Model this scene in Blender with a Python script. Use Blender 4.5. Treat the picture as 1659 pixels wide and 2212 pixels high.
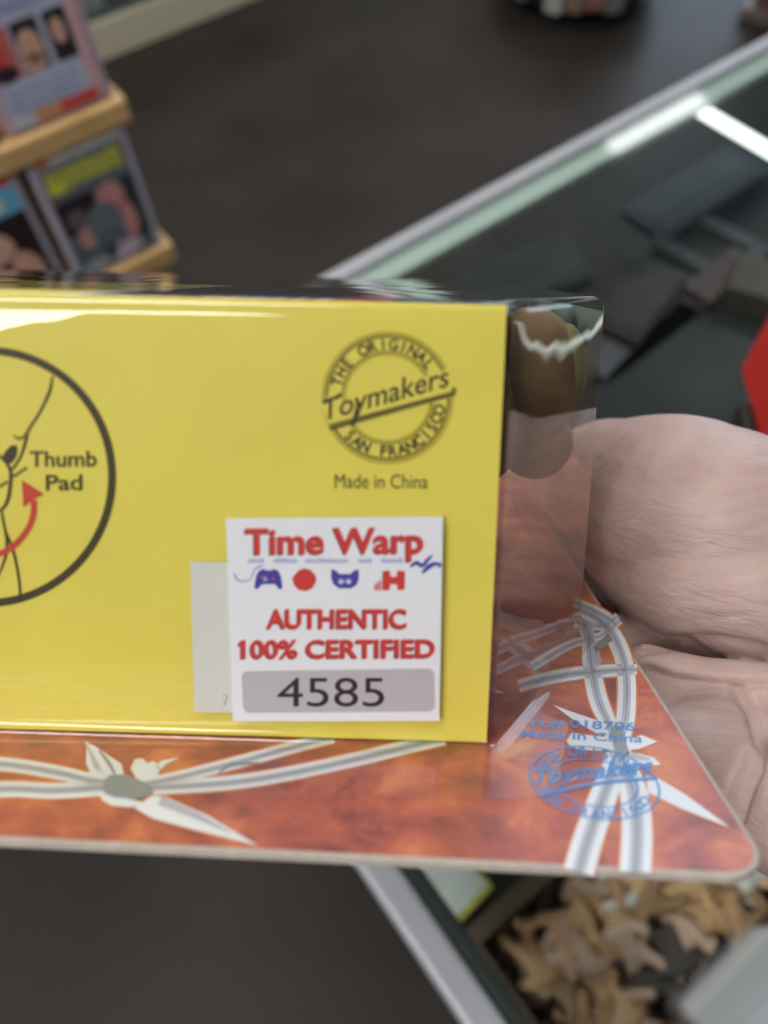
import bpy, bmesh, math, random
from mathutils import Vector, Matrix, noise
from mathutils.geometry import tessellate_polygon

for _o in list(bpy.data.objects):
    bpy.data.objects.remove(_o, do_unlink=True)
S = bpy.context.scene
COL = S.collection
RND = random.Random(7)

# ------------------------------------------------------------------ camera
F, CX, CY = 1700.0, 829.5, 1106.0


def ray(x, y):                       # direction in camera space through a photo pixel
    return Vector(((x - CX) / F, -(y - CY) / F, -1.0))


_down = Vector((70, -1019, -1700)).normalized()
_X = Vector((4806, 3166, -1700))
_X = (_X - _down * _X.dot(_down)).normalized()
_Z = -_down
_Y = _Z.cross(_X)
RCW = Matrix((_X, _Y, _Z))           # camera -> world rotation
CAM = Vector((0, 0, 1.39))

cam_d = bpy.data.cameras.new('camera')
cam = bpy.data.objects.new('camera', cam_d)
COL.objects.link(cam)
cam.matrix_world = Matrix.Translation(CAM) @ RCW.to_4x4()
cam_d.sensor_fit = 'VERTICAL'
cam_d.sensor_height = 24.0
cam_d.sensor_width = 18.0
cam_d.lens = 24.0 * F / 2212.0
cam_d.clip_start = 0.004
cam_d.clip_end = 40
cam_d.dof.use_dof = True
cam_d.dof.focus_distance = 0.130
cam_d.dof.aperture_fstop = 8.2
S.camera = cam

# ------------------------------------------------------------------ light
S.view_settings.view_transform = 'Standard'
S.view_settings.look = 'None'
S.view_settings.exposure = 0.17
S.view_settings.gamma = 1.0
S.view_settings.use_curve_mapping = False
world = bpy.data.worlds.new('daylight')
S.world = world
world.use_nodes = True
world.node_tree.nodes['Background'].inputs[0].default_value = (0.66, 0.82, 1.0, 1)
world.node_tree.nodes['Background'].inputs[1].default_value = 4.4
LAMP_STRENGTH = 17.0


def whit(x, y, z):                   # photo pixel -> world point at height z
    d = RCW @ ray(x, y)
    return CAM + d * ((z - CAM.z) / d.z)


# ------------------------------------------------------------------ materials
def lin(c):
    return tuple(((v / 255.0) / 12.92 if v <= 10.3 else ((v / 255.0 + 0.055) / 1.055) ** 2.4) for v in c)


def mat(name, rgb, rough=0.5, metal=0.0, spec=0.5, coat=0.0, noise_amt=0.0, noise_scale=40.0, bump=0.0, bump_scale=200.0, linear=False):
    m = bpy.data.materials.new(name)
    m.use_nodes = True
    nt = m.node_tree
    b = nt.nodes['Principled BSDF']
    c = rgb if linear else lin(rgb)
    b.inputs['Base Color'].default_value = (*c, 1)
    b.inputs['Roughness'].default_value = rough
    b.inputs['Metallic'].default_value = metal
    b.inputs['Specular IOR Level'].default_value = spec
    b.inputs['Coat Weight'].default_value = coat
    if noise_amt or bump:
        tc = nt.nodes.new('ShaderNodeTexCoord')
    if noise_amt:
        n = nt.nodes.new('ShaderNodeTexNoise')
        n.inputs['Scale'].default_value = noise_scale
        n.inputs['Detail'].default_value = 4
        nt.links.new(tc.outputs['Object'], n.inputs['Vector'])
        r = nt.nodes.new('ShaderNodeValToRGB')
        r.color_ramp.elements[0].position = 0.3
        r.color_ramp.elements[1].position = 0.7
        r.color_ramp.elements[0].color = (*[v * (1 - noise_amt) for v in c], 1)
        r.color_ramp.elements[1].color = (*[min(1, v * (1 + noise_amt)) for v in c], 1)
        nt.links.new(n.outputs['Fac'], r.inputs['Fac'])
        nt.links.new(r.outputs['Color'], b.inputs['Base Color'])
    if bump:
        n2 = nt.nodes.new('ShaderNodeTexNoise')
        n2.inputs['Scale'].default_value = bump_scale
        nt.links.new(tc.outputs['Object'], n2.inputs['Vector'])
        bp = nt.nodes.new('ShaderNodeBump')
        bp.inputs['Strength'].default_value = bump
        bp.inputs['Distance'].default_value = 0.002
        nt.links.new(n2.outputs['Fac'], bp.inputs['Height'])
        nt.links.new(bp.outputs['Normal'], b.inputs['Normal'])
    return m


def emit(name, rgb, strength):
    m = bpy.data.materials.new(name)
    m.use_nodes = True
    nt = m.node_tree
    nt.nodes.clear()
    e = nt.nodes.new('ShaderNodeEmission')
    e.inputs[0].default_value = (*rgb, 1)
    e.inputs[1].default_value = strength
    o = nt.nodes.new('ShaderNodeOutputMaterial')
    nt.links.new(e.outputs[0], o.inputs[0])
    return m


def clear(name, tint, ior=1.5, rough=0.02, gloss_gain=1.0, bump=0.0, bump_scale=60.0, haze=0.0):
    """thin clear sheet: lets light through, mirrors by Fresnel"""
    m = bpy.data.materials.new(name)
    m.use_nodes = True
    nt = m.node_tree
    nt.nodes.clear()
    o = nt.nodes.new('ShaderNodeOutputMaterial')
    t = nt.nodes.new('ShaderNodeBsdfTransparent')
    t.inputs[0].default_value = (*tint, 1)
    g = nt.nodes.new('ShaderNodeBsdfGlossy')
    g.inputs['Roughness'].default_value = rough
    g.inputs[0].default_value = (1, 1, 1, 1)
    fr = nt.nodes.new('ShaderNodeLayerWeight')      # Schlick: r0 + (1 - r0) * facing ^ 5, the same from both sides
    fr.inputs['Blend'].default_value = 0.5
    r0 = ((ior - 1) / (ior + 1)) ** 2
    pw = nt.nodes.new('ShaderNodeMath')
    pw.operation = 'POWER'
    pw.inputs[1].default_value = 5.0
    nt.links.new(fr.outputs['Facing'], pw.inputs[0])
    ma = nt.nodes.new('ShaderNodeMath')
    ma.operation = 'MULTIPLY_ADD'
    ma.inputs[1].default_value = 1 - r0
    ma.inputs[2].default_value = r0
    nt.links.new(pw.outputs[0], ma.inputs[0])
    mul = nt.nodes.new('ShaderNodeMath')
    mul.operation = 'MULTIPLY'
    mul.use_clamp = True
    mul.inputs[1].default_value = gloss_gain
    nt.links.new(ma.outputs[0], mul.inputs[0])
    mx = nt.nodes.new('ShaderNodeMixShader')
    nt.links.new(mul.outputs[0], mx.inputs[0])
    base = t
    if haze:
        df = nt.nodes.new('ShaderNodeBsdfDiffuse')
        df.inputs[0].default_value = (0.8, 0.8, 0.8, 1)
        hz = nt.nodes.new('ShaderNodeMixShader')
        hz.inputs[0].default_value = haze
        nt.links.new(t.outputs[0], hz.inputs[1])
        nt.links.new(df.outputs[0], hz.inputs[2])
        base = hz
    nt.links.new(base.outputs[0], mx.inputs[1])
    nt.links.new(g.outputs[0], mx.inputs[2])
    nt.links.new(mx.outputs[0], o.inputs[0])
    if bump:
        tc = nt.nodes.new('ShaderNodeTexCoord')
        n = nt.nodes.new('ShaderNodeTexNoise')
        n.inputs['Scale'].default_value = bump_scale
        n.inputs['Detail'].default_value = 2
        nt.links.new(tc.outputs['Object'], n.inputs['Vector'])
        bp = nt.nodes.new('ShaderNodeBump')
        bp.inputs['Strength'].default_value = bump
        bp.inputs['Distance'].default_value = 0.002
        nt.links.new(n.outputs['Fac'], bp.inputs['Height'])
        nt.links.new(bp.outputs['Normal'], g.inputs['Normal'])
        nt.links.new(bp.outputs['Normal'], fr.inputs['Normal'])
    return m


# ------------------------------------------------------------------ mesh helpers
class MB:
    """collects vertices / faces with material slots, then links ONE mesh object"""

    def __init__(self):
        self.v, self.f, self.m, self.mats = [], [], [], []

    def slot(self, m):
        if m not in self.mats:
            self.mats.append(m)
        return self.mats.index(m)

    def poly(self, pts, m, tri=False):
        k = len(self.v)
        s = self.slot(m)
        self.v += [Vector(p) for p in pts]
        if tri:
            for t in tessellate_polygon([[Vector(p) for p in pts]]):
                self.f.append([k + i for i in t])
                self.m.append(s)
        else:
            self.f.append(list(range(k, k + len(pts))))
            self.m.append(s)

    def mesh(self, verts, faces, m):
        k = len(self.v)
        s = self.slot(m)
        self.v += [Vector(p) for p in verts]
        for f in faces:
            self.f.append([k + i for i in f])
            self.m.append(s)

    def box(self, a, b, m, M=None):
        x0, y0, z0 = a
        x1, y1, z1 = b
        vs = [Vector(p) for p in ((x0, y0, z0), (x1, y0, z0), (x1, y1, z0), (x0, y1, z0), (x0, y0, z1), (x1, y0, z1), (x1, y1, z1), (x0, y1, z1))]
        if M:
            vs = [M @ p for p in vs]
        self.mesh(vs, ((0, 3, 2, 1), (4, 5, 6, 7), (0, 1, 5, 4), (1, 2, 6, 5), (2, 3, 7, 6), (3, 0, 4, 7)), m)

    def tube(self, pts, rad, m, n=10, caps=True):
        pts = [Vector(p) for p in pts]
        rads = rad if isinstance(rad, (list, tuple)) else [rad] * len(pts)
        rings = []
        ref = Vector((0.13, 0.37, 0.92))
        for i, p in enumerate(pts):
            d = (pts[min(i + 1, len(pts) - 1)] - pts[max(i - 1, 0)]).normalized()
            a = d.cross(ref).normalized()
            b = d.cross(a)
            rings.append([p + (a * math.cos(2 * math.pi * k / n) + b * math.sin(2 * math.pi * k / n)) * rads[i] for k in range(n)])
        self.loft(rings, m, caps)

    def loft(self, rings, m, caps=True, closed=True):
        n = len(rings[0])
        vs = [p for r in rings for p in r]
        fs = []
        for i in range(len(rings) - 1):
            for k in range(n if closed else n - 1):
                fs.append((i * n + k, i * n + (k + 1) % n, (i + 1) * n + (k + 1) % n, (i + 1) * n + k))
        if caps:
            fs.append(tuple(reversed(range(n))))
            fs.append(tuple((len(rings) - 1) * n + k for k in range(n)))
        self.mesh(vs, fs, m)

    def build(self, name, parent=None, smooth=False, bevel=0.0, matrix=None, segs=3, recalc=True):
        me = bpy.data.meshes.new(name)
        me.from_pydata([tuple(p) for p in self.v], [], self.f)
        for m in self.mats:
            me.materials.append(m)
        for p, s in zip(me.polygons, self.m):
            p.material_index = s
            p.use_smooth = smooth
        if recalc:
            bm = bmesh.new()
            bm.from_mesh(me)
            bmesh.ops.recalc_face_normals(bm, faces=bm.faces)
            bm.to_mesh(me)
            bm.free()
        me.update()
        o = bpy.data.objects.new(name, me)
        COL.objects.link(o)
        if parent:
            o.parent = parent
        if matrix is not None:
            o.matrix_world = matrix
        if bevel:
            bv = o.modifiers.new('bevel', 'BEVEL')
            bv.width = bevel
            bv.segments = segs
            bv.limit_method = 'ANGLE'
        return o


def empty(name, matrix):
    o = bpy.data.objects.new(name, None)
    COL.objects.link(o)
    o.empty_display_size = 0.02
    o.matrix_world = matrix
    return o


def tag(o, label, cat, group=None, kind=None):
    o['label'] = label
    o['category'] = cat
    if group:
        o['group'] = group
    if kind:
        o['kind'] = kind
    return o


def structure(o):
    o['kind'] = 'structure'
    return o


def catmull(pts, per=8):
    pts = [Vector(p) for p in pts]
    P = [pts[0] * 2 - pts[1]] + pts + [pts[-1] * 2 - pts[-2]]
    out = []
    for i in range(1, len(P) - 2):
        for k in range(per):
            t = k / per
            a, b, c, d = P[i - 1], P[i], P[i + 1], P[i + 2]
            out.append(0.5 * ((2 * b) + (c - a) * t + (2 * a - 5 * b + 4 * c - d) * t * t + (3 * b - a - 3 * c + d) * t ** 3))
    out.append(pts[-1])
    return out


def ribbon2d(pts, width, curve=True, per=8):
    """list of 2D centre points -> outline strip as quads (verts, faces)"""
    pts = [Vector((p[0], p[1])) for p in pts]
    if curve and len(pts) > 2:
        ws = width if isinstance(width, (list, tuple)) else [width] * len(pts)
        n0 = len(pts)
        pts = catmull([Vector((p.x, p.y, w)) for p, w in zip(pts, ws)], per)
        ws = [p.z for p in pts]
        pts = [Vector((p.x, p.y)) for p in pts]
    else:
        ws = width if isinstance(width, (list, tuple)) else [width] * len(pts)
    vs, fs = [], []
    for i, p in enumerate(pts):
        d = pts[min(i + 1, len(pts) - 1)] - pts[max(i - 1, 0)]
        d = d.normalized() if d.length > 1e-9 else Vector((1, 0))
        n = Vector((-d.y, d.x)) * (ws[i] / 2)
        vs += [p + n, p - n]
        if i:
            k = 2 * i
            fs.append((k - 2, k - 1, k + 1, k))
    return vs, fs


_text_cache = {}


def glyphs(body, bold=0.0, shear=0.0):
    """text in the built-in font as flat triangles; returns verts (2D), faces, with its bounds"""
    key = (body, bold, shear)
    if key in _text_cache:
        return _text_cache[key]
    c = bpy.data.curves.new('t', 'FONT')
    c.body = body
    c.size = 1.0
    c.offset = bold
    c.shear = shear
    c.resolution_u = 4
    o = bpy.data.objects.new('t', c)
    COL.objects.link(o)
    dg = bpy.context.evaluated_depsgraph_get()
    me = bpy.data.meshes.new_from_object(o.evaluated_get(dg))
    vs = [Vector((v.co.x, v.co.y)) for v in me.vertices]
    fs = [tuple(p.vertices) for p in me.polygons]
    bpy.data.objects.remove(o)
    bpy.data.curves.remove(c)
    bpy.data.meshes.remove(me)
    r = (vs, fs, min(v.x for v in vs), max(v.x for v in vs))
    _text_cache[key] = r
    return r


CAPH = 0.69   # cap height of the built-in font at size 1


class Paper:
    """draws photo-pixel shapes onto a plane through `surf` (pixel -> local point)"""

    def __init__(self, mb, surf):
        self.mb, self.surf = mb, surf

    def fill(self, pts, m, lift):
        self.mb.poly([self.surf(p[0], p[1], lift) for p in pts], m, tri=len(pts) > 4)

    def raw(self, vs, fs, m, lift):
        self.mb.mesh([self.surf(p[0], p[1], lift) for p in vs], fs, m)

    def line(self, pts, width, m, lift, curve=True, per=8):
        vs, fs = ribbon2d(pts, width, curve, per)
        self.raw(vs, fs, m, lift)

    def ring(self, cx, cy, rx, ry, width, m, lift, a0=0, a1=360, n=96, rot=0):
        ca, sa = math.cos(math.radians(rot)), math.sin(math.radians(rot))
        vs, fs = [], []
        for i in range(n + 1):
            a = math.radians(a0 + (a1 - a0) * i / n)
            for s in (-0.5, 0.5):
                k = 1 + s * width / rx
                x, y = math.cos(a) * rx * k, -math.sin(a) * ry * k
                vs.append((cx + x * ca - y * sa, cy + x * sa + y * ca))
            if i:
                fs.append((2 * i - 2, 2 * i - 1, 2 * i + 1, 2 * i))
        self.raw(vs, fs, m, lift)

    def disc(self, cx, cy, rx, ry, m, lift, rot=0, n=28):
        ca, sa = math.cos(math.radians(rot)), math.sin(math.radians(rot))
        pts = []
        for i in range(n):
            a = 2 * math.pi * i / n
            x, y = math.cos(a) * rx, math.sin(a) * ry
            pts.append((cx + x * ca - y * sa, cy + x * sa + y * ca))
        self.mb.poly([self.surf(p[0], p[1], lift) for p in pts], m)

    def text(self, body, p0, p1, cap, m, lift, bold=0.0, shear=0.0):
        vs, fs, x0, x1 = glyphs(body, bold, shear)
        p0, p1 = Vector(p0), Vector(p1)
        d = (p1 - p0) / (x1 - x0)
        up = Vector((d.y, -d.x)).normalized() * (cap / CAPH)
        self.raw([p0 + d * (v.x - x0) + up * v.y for v in vs], fs, m, lift)

    def arc_text(self, body, cx, cy, rx, ry, cap, a0, a1, m, lift, bold=0.0, bottom=False, rot=0):
        ca, sa = math.cos(math.radians(rot)), math.sin(math.radians(rot))
        n = len(body)
        for i, ch in enumerate(body):
            if ch == ' ':
                continue
            a = math.radians(a0 + (a1 - a0) * (i + 0.5) / n)
            vs, fs, x0, x1 = glyphs(ch, bold)
            sc = cap / CAPH
            pts = []
            for v in vs:
                lx, ly = (v.x - (x0 + x1) / 2) * sc * 0.92, v.y * sc
                if bottom:
                    ex, ey = -math.sin(a) * -lx, 0
                    x = math.cos(a) * (rx + cap - ly) + math.sin(a) * -lx
                    y = -(math.sin(a) * (ry + cap - ly) - math.cos(a) * -lx)
                else:
                    x = math.cos(a) * (rx + ly) + math.sin(a) * lx
                    y = -(math.sin(a) * (ry + ly) - math.cos(a) * lx)
                pts.append((cx + x * ca - y * sa, cy + x * sa + y * ca))
            self.raw(pts, fs, m, lift)


# ------------------------------------------------------------------ pack frame (u right, v away into the card, w off the card)
def rotz(deg):
    a = math.radians(deg)
    return Matrix(((math.cos(a), math.sin(a), 0), (-math.sin(a), math.cos(a), 0), (0, 0, 1)))


_a = math.radians(16.4)
Uc = rotz(1.5) @ Vector((1, 0, 0))
Vc = rotz(1.5) @ Vector((0, math.sin(_a), -math.cos(_a)))
Wc = rotz(1.5) @ Vector((0, math.cos(_a), math.sin(_a)))
_P0 = ray(829.5, 1130) * 0.1
_d = ray(829.5, 1602)
Oc = _d * (_P0.dot(Vc) / _d.dot(Vc))
PACK = Matrix.Translation(CAM + RCW @ Oc) @ (RCW @ Matrix((Uc, Vc, Wc)).transposed()).to_4x4()


def lray(x, y):
    d = ray(x, y)
    return Vector((d.dot(Uc), d.dot(Vc), d.dot(Wc)))


LO = Vector((-Oc.dot(Uc), -Oc.dot(Vc), -Oc.dot(Wc)))     # camera in pack coordinates


def at_depth(x, y, depth):           # photo pixel + camera depth -> pack coordinates
    return LO + lray(x, y) * depth


def on_v(x, y, v):
    d = lray(x, y)
    return LO + d * ((v - LO.y) / d.y)


def on_w(x, y, w):
    d = lray(x, y)
    return LO + d * ((w - LO.z) / d.z)


# ================================================================== THE SHOP ROOM
X0, X1, Y0, Y1, ZC = -3.6, 4.8, -3.2, 4.6, 2.92

# floor: dark worn sealed concrete, faintly mottled
m_floor = bpy.data.materials.new('dark_floor')
m_floor.use_nodes = True
_nt = m_floor.node_tree
_b = _nt.nodes['Principled BSDF']
_tc = _nt.nodes.new('ShaderNodeTexCoord')
_n1 = _nt.nodes.new('ShaderNodeTexNoise')
_n1.inputs['Scale'].default_value = 3.5
_n1.inputs['Detail'].default_value = 6
_r1 = _nt.nodes.new('ShaderNodeValToRGB')
_r1.color_ramp.elements[0].position = 0.35
_r1.color_ramp.elements[1].position = 0.68
_r1.color_ramp.elements[0].color = (*lin((44, 39, 35)), 1)
_r1.color_ramp.elements[1].color = (*lin((58, 51, 46)), 1)
_nt.links.new(_tc.outputs['Object'], _n1.inputs['Vector'])
_nt.links.new(_n1.outputs['Fac'], _r1.inputs['Fac'])
_nt.links.new(_r1.outputs['Color'], _b.inputs['Base Color'])
_b.inputs['Roughness'].default_value = 0.46
_b.inputs['Specular IOR Level'].default_value = 0.18

m_wall = mat('wall_paint', (150, 147, 142), 0.8)
m_ceil = mat('ceiling_tile', (104, 104, 103), 0.9)
m_white_metal = mat('white_enamel', (225, 225, 222), 0.4)
m_lamp = emit('lamp_glow', (1.0, 0.985, 0.96), LAMP_STRENGTH)
m_window_frame = mat('window_frame_dark', (60, 60, 62), 0.4)

b = MB(); b.box((X0, Y0, -0.1), (X1, Y1, 0.0), m_floor); structure(b.build('floor'))
b = MB(); b.box((X0, Y0, ZC), (X1, Y1, ZC + 0.1), m_ceil); structure(b.build('ceiling'))
b = MB(); b.box((X0 - 0.1, Y0 - 0.1, -0.1), (X0, Y1 + 0.1, ZC + 0.1), m_wall); structure(b.build('wall_left'))
b = MB(); b.box((X0, Y1, -0.1), (X1, Y1 + 0.1, ZC + 0.1), m_wall); structure(b.build('wall_back'))
# right wall and front wall have big shop windows
def wall_with_window(name, win, fix, lo, hi, wl, wh, zl, zh, axis):
    b = MB()
    def bx(a0, a1, z0, z1):
        if axis == 'x':
            b.box((fix[0], a0, z0), (fix[1], a1, z1), m_wall)
        else:
            b.box((a0, fix[0], z0), (a1, fix[1], z1), m_wall)
    bx(lo, wl, -0.1, ZC + 0.1); bx(wh, hi, -0.1, ZC + 0.1)
    bx(wl, wh, -0.1, zl); bx(wl, wh, zh, ZC + 0.1)
    structure(b.build(name))
    b = MB()
    mid = (fix[0] + fix[1]) / 2
    n = 3
    for i in range(n + 1):
        p = wl + (wh - wl) * i / n
        if axis == 'x':
            b.box((mid - .03, p - .03, zl), (mid + .03, p + .03, zh), m_window_frame)
        else:
            b.box((p - .03, mid - .03, zl), (p + .03, mid + .03, zh), m_window_frame)
    structure(b.build(win))
wall_with_window('wall_right', 'window_1', (X1, X1 + 0.1), Y0, Y1, 0.6, 3.9, 0.5, 2.4, 'x')
b = MB(); b.box((X0, Y0 - 0.1, -0.1), (X1, Y0, ZC + 0.1), m_wall); structure(b.build('wall_front'))

# unseen ceiling fluorescent fixtures; some added to brighten the far floor and yellow panel
lamp_spots = [(-0.95, 3.295), (-1.92, -0.5), (-0.75, 0.765), (2.67, 0.765), (-2.2, 2.03), (0.46, 3.295), (2.67, 3.295), (-2.2, 0.13)]
first = None
for i, (lx, ly) in enumerate(lamp_spots):
    M = Matrix.Translation((lx, ly, ZC - 0.09))
    if first is None:
        root = empty('ceiling_light', M)
        b = MB(); b.box((0, -0.14, 0.03), (1.25, 0.14, 0.09), m_white_metal); ho = b.build('housing', root, bevel=0.004)
        b = MB(); b.box((0.02, -0.12, 0.0), (1.23, 0.12, 0.03), m_lamp); df = b.build('diffuser', root)
        first = (root, ho, df)
    else:
        root = first[0].copy(); COL.objects.link(root); root.matrix_world = M
        for ch in first[1:]:
            c = ch.copy(); COL.objects.link(c); c.parent = root
    tag(root, 'unseen long white fluorescent ceiling light shining on the shop', 'ceiling light', 'fluorescent ceiling lights')

M = Matrix.Translation((2.68, 2.03, ZC - 0.09))
root = empty('ceiling_light', M)
tag(root, 'short dim ceiling light mirrored as a pale streak in the case glass', 'ceiling light')
b = MB(); b.box((0, -0.05, 0.03), (0.62, 0.05, 0.09), m_white_metal); b.build('housing', root, bevel=0.004)
b = MB(); b.box((0.02, -0.035, 0.0), (0.60, 0.035, 0.03), emit('dim_lamp_glow', (1, .98, 1), 5)); b.build('diffuser', root)

root = empty('ceiling_light', Matrix.Translation((0.46, -0.56, ZC - 0.09)))
tag(root, 'dim wide ceiling light straight above the glass display case', 'ceiling light')
b = MB(); b.box((0, -0.17, 0.03), (1.25, 0.17, 0.09), m_white_metal); b.build('housing', root, bevel=0.004)
b = MB(); b.box((0.02, -0.15, 0.0), (1.23, 0.15, 0.03), emit('faint_lamp_glow', (.94, .97, 1), 3.2)); b.build('diffuser', root)

# ================================================================== GLASS DISPLAY CASE UNDER THE PACK
m_alu = mat('aluminium', (172, 174, 180), 0.42, metal=0.15, noise_amt=0.04, noise_scale=30)
m_case_glass = clear('case_glass', (0.93, 0.96, 0.945), 1.5, 0.03, 1.0)
m_green_edge = mat('green_glass_edge', (192, 204, 198), 0.3)
m_gasket = mat('dark_green_gasket', (36, 44, 40), 0.5)
m_shelf = mat('charcoal_shelf', (27, 27, 30), 0.7, noise_amt=0.15, noise_scale=12)
m_cabinet = mat('black_cabinet', (34, 32, 33), 0.6)
m_bar = emit('light_bar_glow', (0.95, 1.0, 0.95), 2.2)

CXL, CYB, CXR, CYF = 0.006, -0.30, 1.75, 0.378
case = empty('display_case', Matrix.Translation((CXL, CYF, 0)))
tag(case, 'aluminium framed glass topped display case below the held package', 'display case')
ci = case.matrix_world.inverted()
def cbox(name, a, bb, m, bevel=0.0, parent=case):
    b = MB(); b.box([p - q for p, q in zip(a, (CXL, CYF, 0))], [p - q for p, q in zip(bb, (CXL, CYF, 0))], m)
    return b.build(name, parent, bevel=bevel)
cbox('cabinet_base', (CXL + .012, CYB, 0), (CXR, CYF - .012, 0.50), m_cabinet, 0.004)
cbox('frame_rail', (CXL, CYF - .013, 0.978), (CXR, CYF, 1.003), m_alu, 0.0035)
cbox('frame_rail', (CXL, CYB, 0.978), (CXL + .0155, CYF - .0135, 1.003), m_alu, 0.0035)
cbox('glass_edge', (CXL + .024, CYF - .030, 0.9905), (CXR, CYF - .0135, 0.9975), m_green_edge, 0.001)
cbox('gasket', (CXL + .016, CYB, 0.984), (CXL + .024, CYF - .014, 0.9985), m_gasket, 0.002)
cbox('corner_post', (CXL + .001, CYF - .020, 0.50), (CXL + .018, CYF - .002, 0.978), m_alu, 0.002)
cbox('glass_top', (CXL + .0165, CYB + .01, 0.9980), (CXR, CYF - .0135, 1.0015), m_case_glass)
cbox('side_pane', (CXL + .003, CYB + .01, 0.50), (CXL + .007, CYF - .022, 0.977), m_case_glass)
cbox('front_pane', (CXL + .02, CYF - .009, 0.50), (CXR, CYF - .005, 0.977), m_case_glass)
cbox('shelf', (CXL + .02, CYB + .02, 0.840), (CXR - .02, CYF - .03, 0.850), m_shelf, 0.001)
cbox('light_bar', (0.572, CYB + .02, 0.9855), (0.584, CYF - .017, 0.9900), m_bar, 0.001)['label'] = 'bright white light bar under the glass'

SH = 0.850
# --- brown box of rubber figures near the case corner
m_kraft = mat('brown_board', (92, 74, 60), 0.8, noise_amt=0.1, noise_scale=60)
tray = empty('open_box', Matrix.Translation((0.036, -0.096, SH)))
tag(tray, 'brown open box full of small tan figures inside the glass case', 'box')
TX, TY = 0.30, 0.100
b = MB(); b.box((0, 0, 0.0003), (TX, TY, 0.003), m_kraft); b.build('bottom', tray)
for (a, c) in (((0, 0, .003), (TX, .004, .058)), ((0, TY - .010, .003), (TX, TY, .058)), ((0, .004, .003), (.003, TY - .010, .058)), ((TX - .003, .004, .003), (TX, TY - .010, .058))):
    b = MB(); b.box(a, c, m_kraft); b.build('side_wall', tray, bevel=0.0008)

def figure_mesh(seed):
    r = random.Random(seed)
    j = lambda s=0.003: Vector((r.uniform(-s, s), r.uniform(-s, s), r.uniform(-s, s)))
    V = [Vector((0, 0, 0)), Vector((0, 0, .009)), Vector((0, 0, .016)), Vector((0, 0, .0205)),
         Vector((-.009, 0, .015)) + j(.001), Vector((-.014, r.uniform(-.006, .006), .010)) + j(), Vector((-.012, r.uniform(-.012, .012), r.uniform(.004, .022))) + j(),
         Vector((.009, 0, .015)) + j(.001), Vector((.014, r.uniform(-.006, .006), .010)) + j(), Vector((.012, r.uniform(-.012, .012), r.uniform(.004, .022))) + j(),
         Vector((-.005, 0, -.004)), Vector((-.008, r.uniform(-.004, .004), -.012)) + j(.002), Vector((-.008, r.uniform(-.006, .006), -.021)) + j(.002),
         Vector((.005, 0, -.004)), Vector((.008, r.uniform(-.004, .004), -.012)) + j(.002), Vector((.008, r.uniform(-.006, .006), -.021)) + j(.002)]
    E = [(0, 1), (1, 2), (2, 3), (2, 4), (4, 5), (5, 6), (2, 7), (7, 8), (8, 9), (0, 10), (10, 11), (11, 12), (0, 13), (13, 14), (14, 15)]
    rad = [.0055, .006, .0062, .0052, .0042, .0036, .0032, .0042, .0036, .0032, .0046, .004, .0036, .0046, .004, .0036]
    me = bpy.data.meshes.new('fig')
    me.from_pydata([tuple(v) for v in V], E, [])
    o = bpy.data.objects.new('fig', me); COL.objects.link(o)
    sk = o.modifiers.new('s', 'SKIN'); sk.use_smooth_shade = True
    for i, d in enumerate(me.skin_vertices[0].data):
        d.radius = (rad[i], rad[i]); d.use_root = (i == 0)
    sb = o.modifiers.new('d', 'SUBSURF'); sb.levels = 1; sb.render_levels = 1
    out = bpy.data.meshes.new_from_object(o.evaluated_get(bpy.context.evaluated_depsgraph_get()))
    bpy.data.objects.remove(o); bpy.data.meshes.remove(me)
    for p in out.polygons:
        p.use_smooth = True
    return out

fig_cols = [((206, 164, 122), 'tan'), ((190, 148, 108), 'tan'), ((196, 160, 140), 'tan'), ((176, 134, 96), 'tan'), ((200, 168, 150), 'tan'), ((150, 116, 84), 'brown'), ((214, 212, 208), 'white'), ((70, 60, 56), 'dark')]
fig_mats = [mat('rubber_%d' % i, c, 0.6, noise_amt=0.08, noise_scale=200) for i, (c, n_) in enumerate(fig_cols)]
fig_meshes = []
for i in range(8):
    me = figure_mesh(20 + i); me.name = 'toy_figure'
    me.materials.append(fig_mats[i]); fig_meshes.append(me)
protos = {}
NX, NY = 13, 5
for layer in range(2):
    for ix in range(NX):
        for iy in range(NY):
            k = RND.choices(range(8), (5, 5, 5, 4, 5, 2, 1, 2))[0]
            x = 0.036 + 0.015 + (TX - 0.03) * (ix + 0.5 * (layer % 2)) / (NX - 0.5) + RND.uniform(-.006, .006)
            y = -0.096 + 0.016 + (TY - 0.038) * iy / (NY - 1) + RND.uniform(-.006, .006)
            x = min(max(x, 0.036 + .022), 0.036 + TX - .024); y = min(max(y, -0.096 + .022), -0.096 + TY - .030)
            z = SH + 0.018 + layer * 0.019 + RND.uniform(-.002, .004)
            if k not in protos:
                o = bpy.data.objects.new('toy_figure', fig_meshes[k]); protos[k] = o
            else:
                o = protos[k].copy()
            COL.objects.link(o)
            o.rotation_euler = (RND.uniform(1.1, 2.0), RND.uniform(-.5, .5), RND.uniform(0, 6.28))
            o.location = (x, y, z)
            o.scale = (0.92,) * 3
            tag(o, 'small %s rubber figure heaped among others in the brown open box' % fig_cols[k][1], 'toy figure', 'rubber figures in the brown box')

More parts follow.
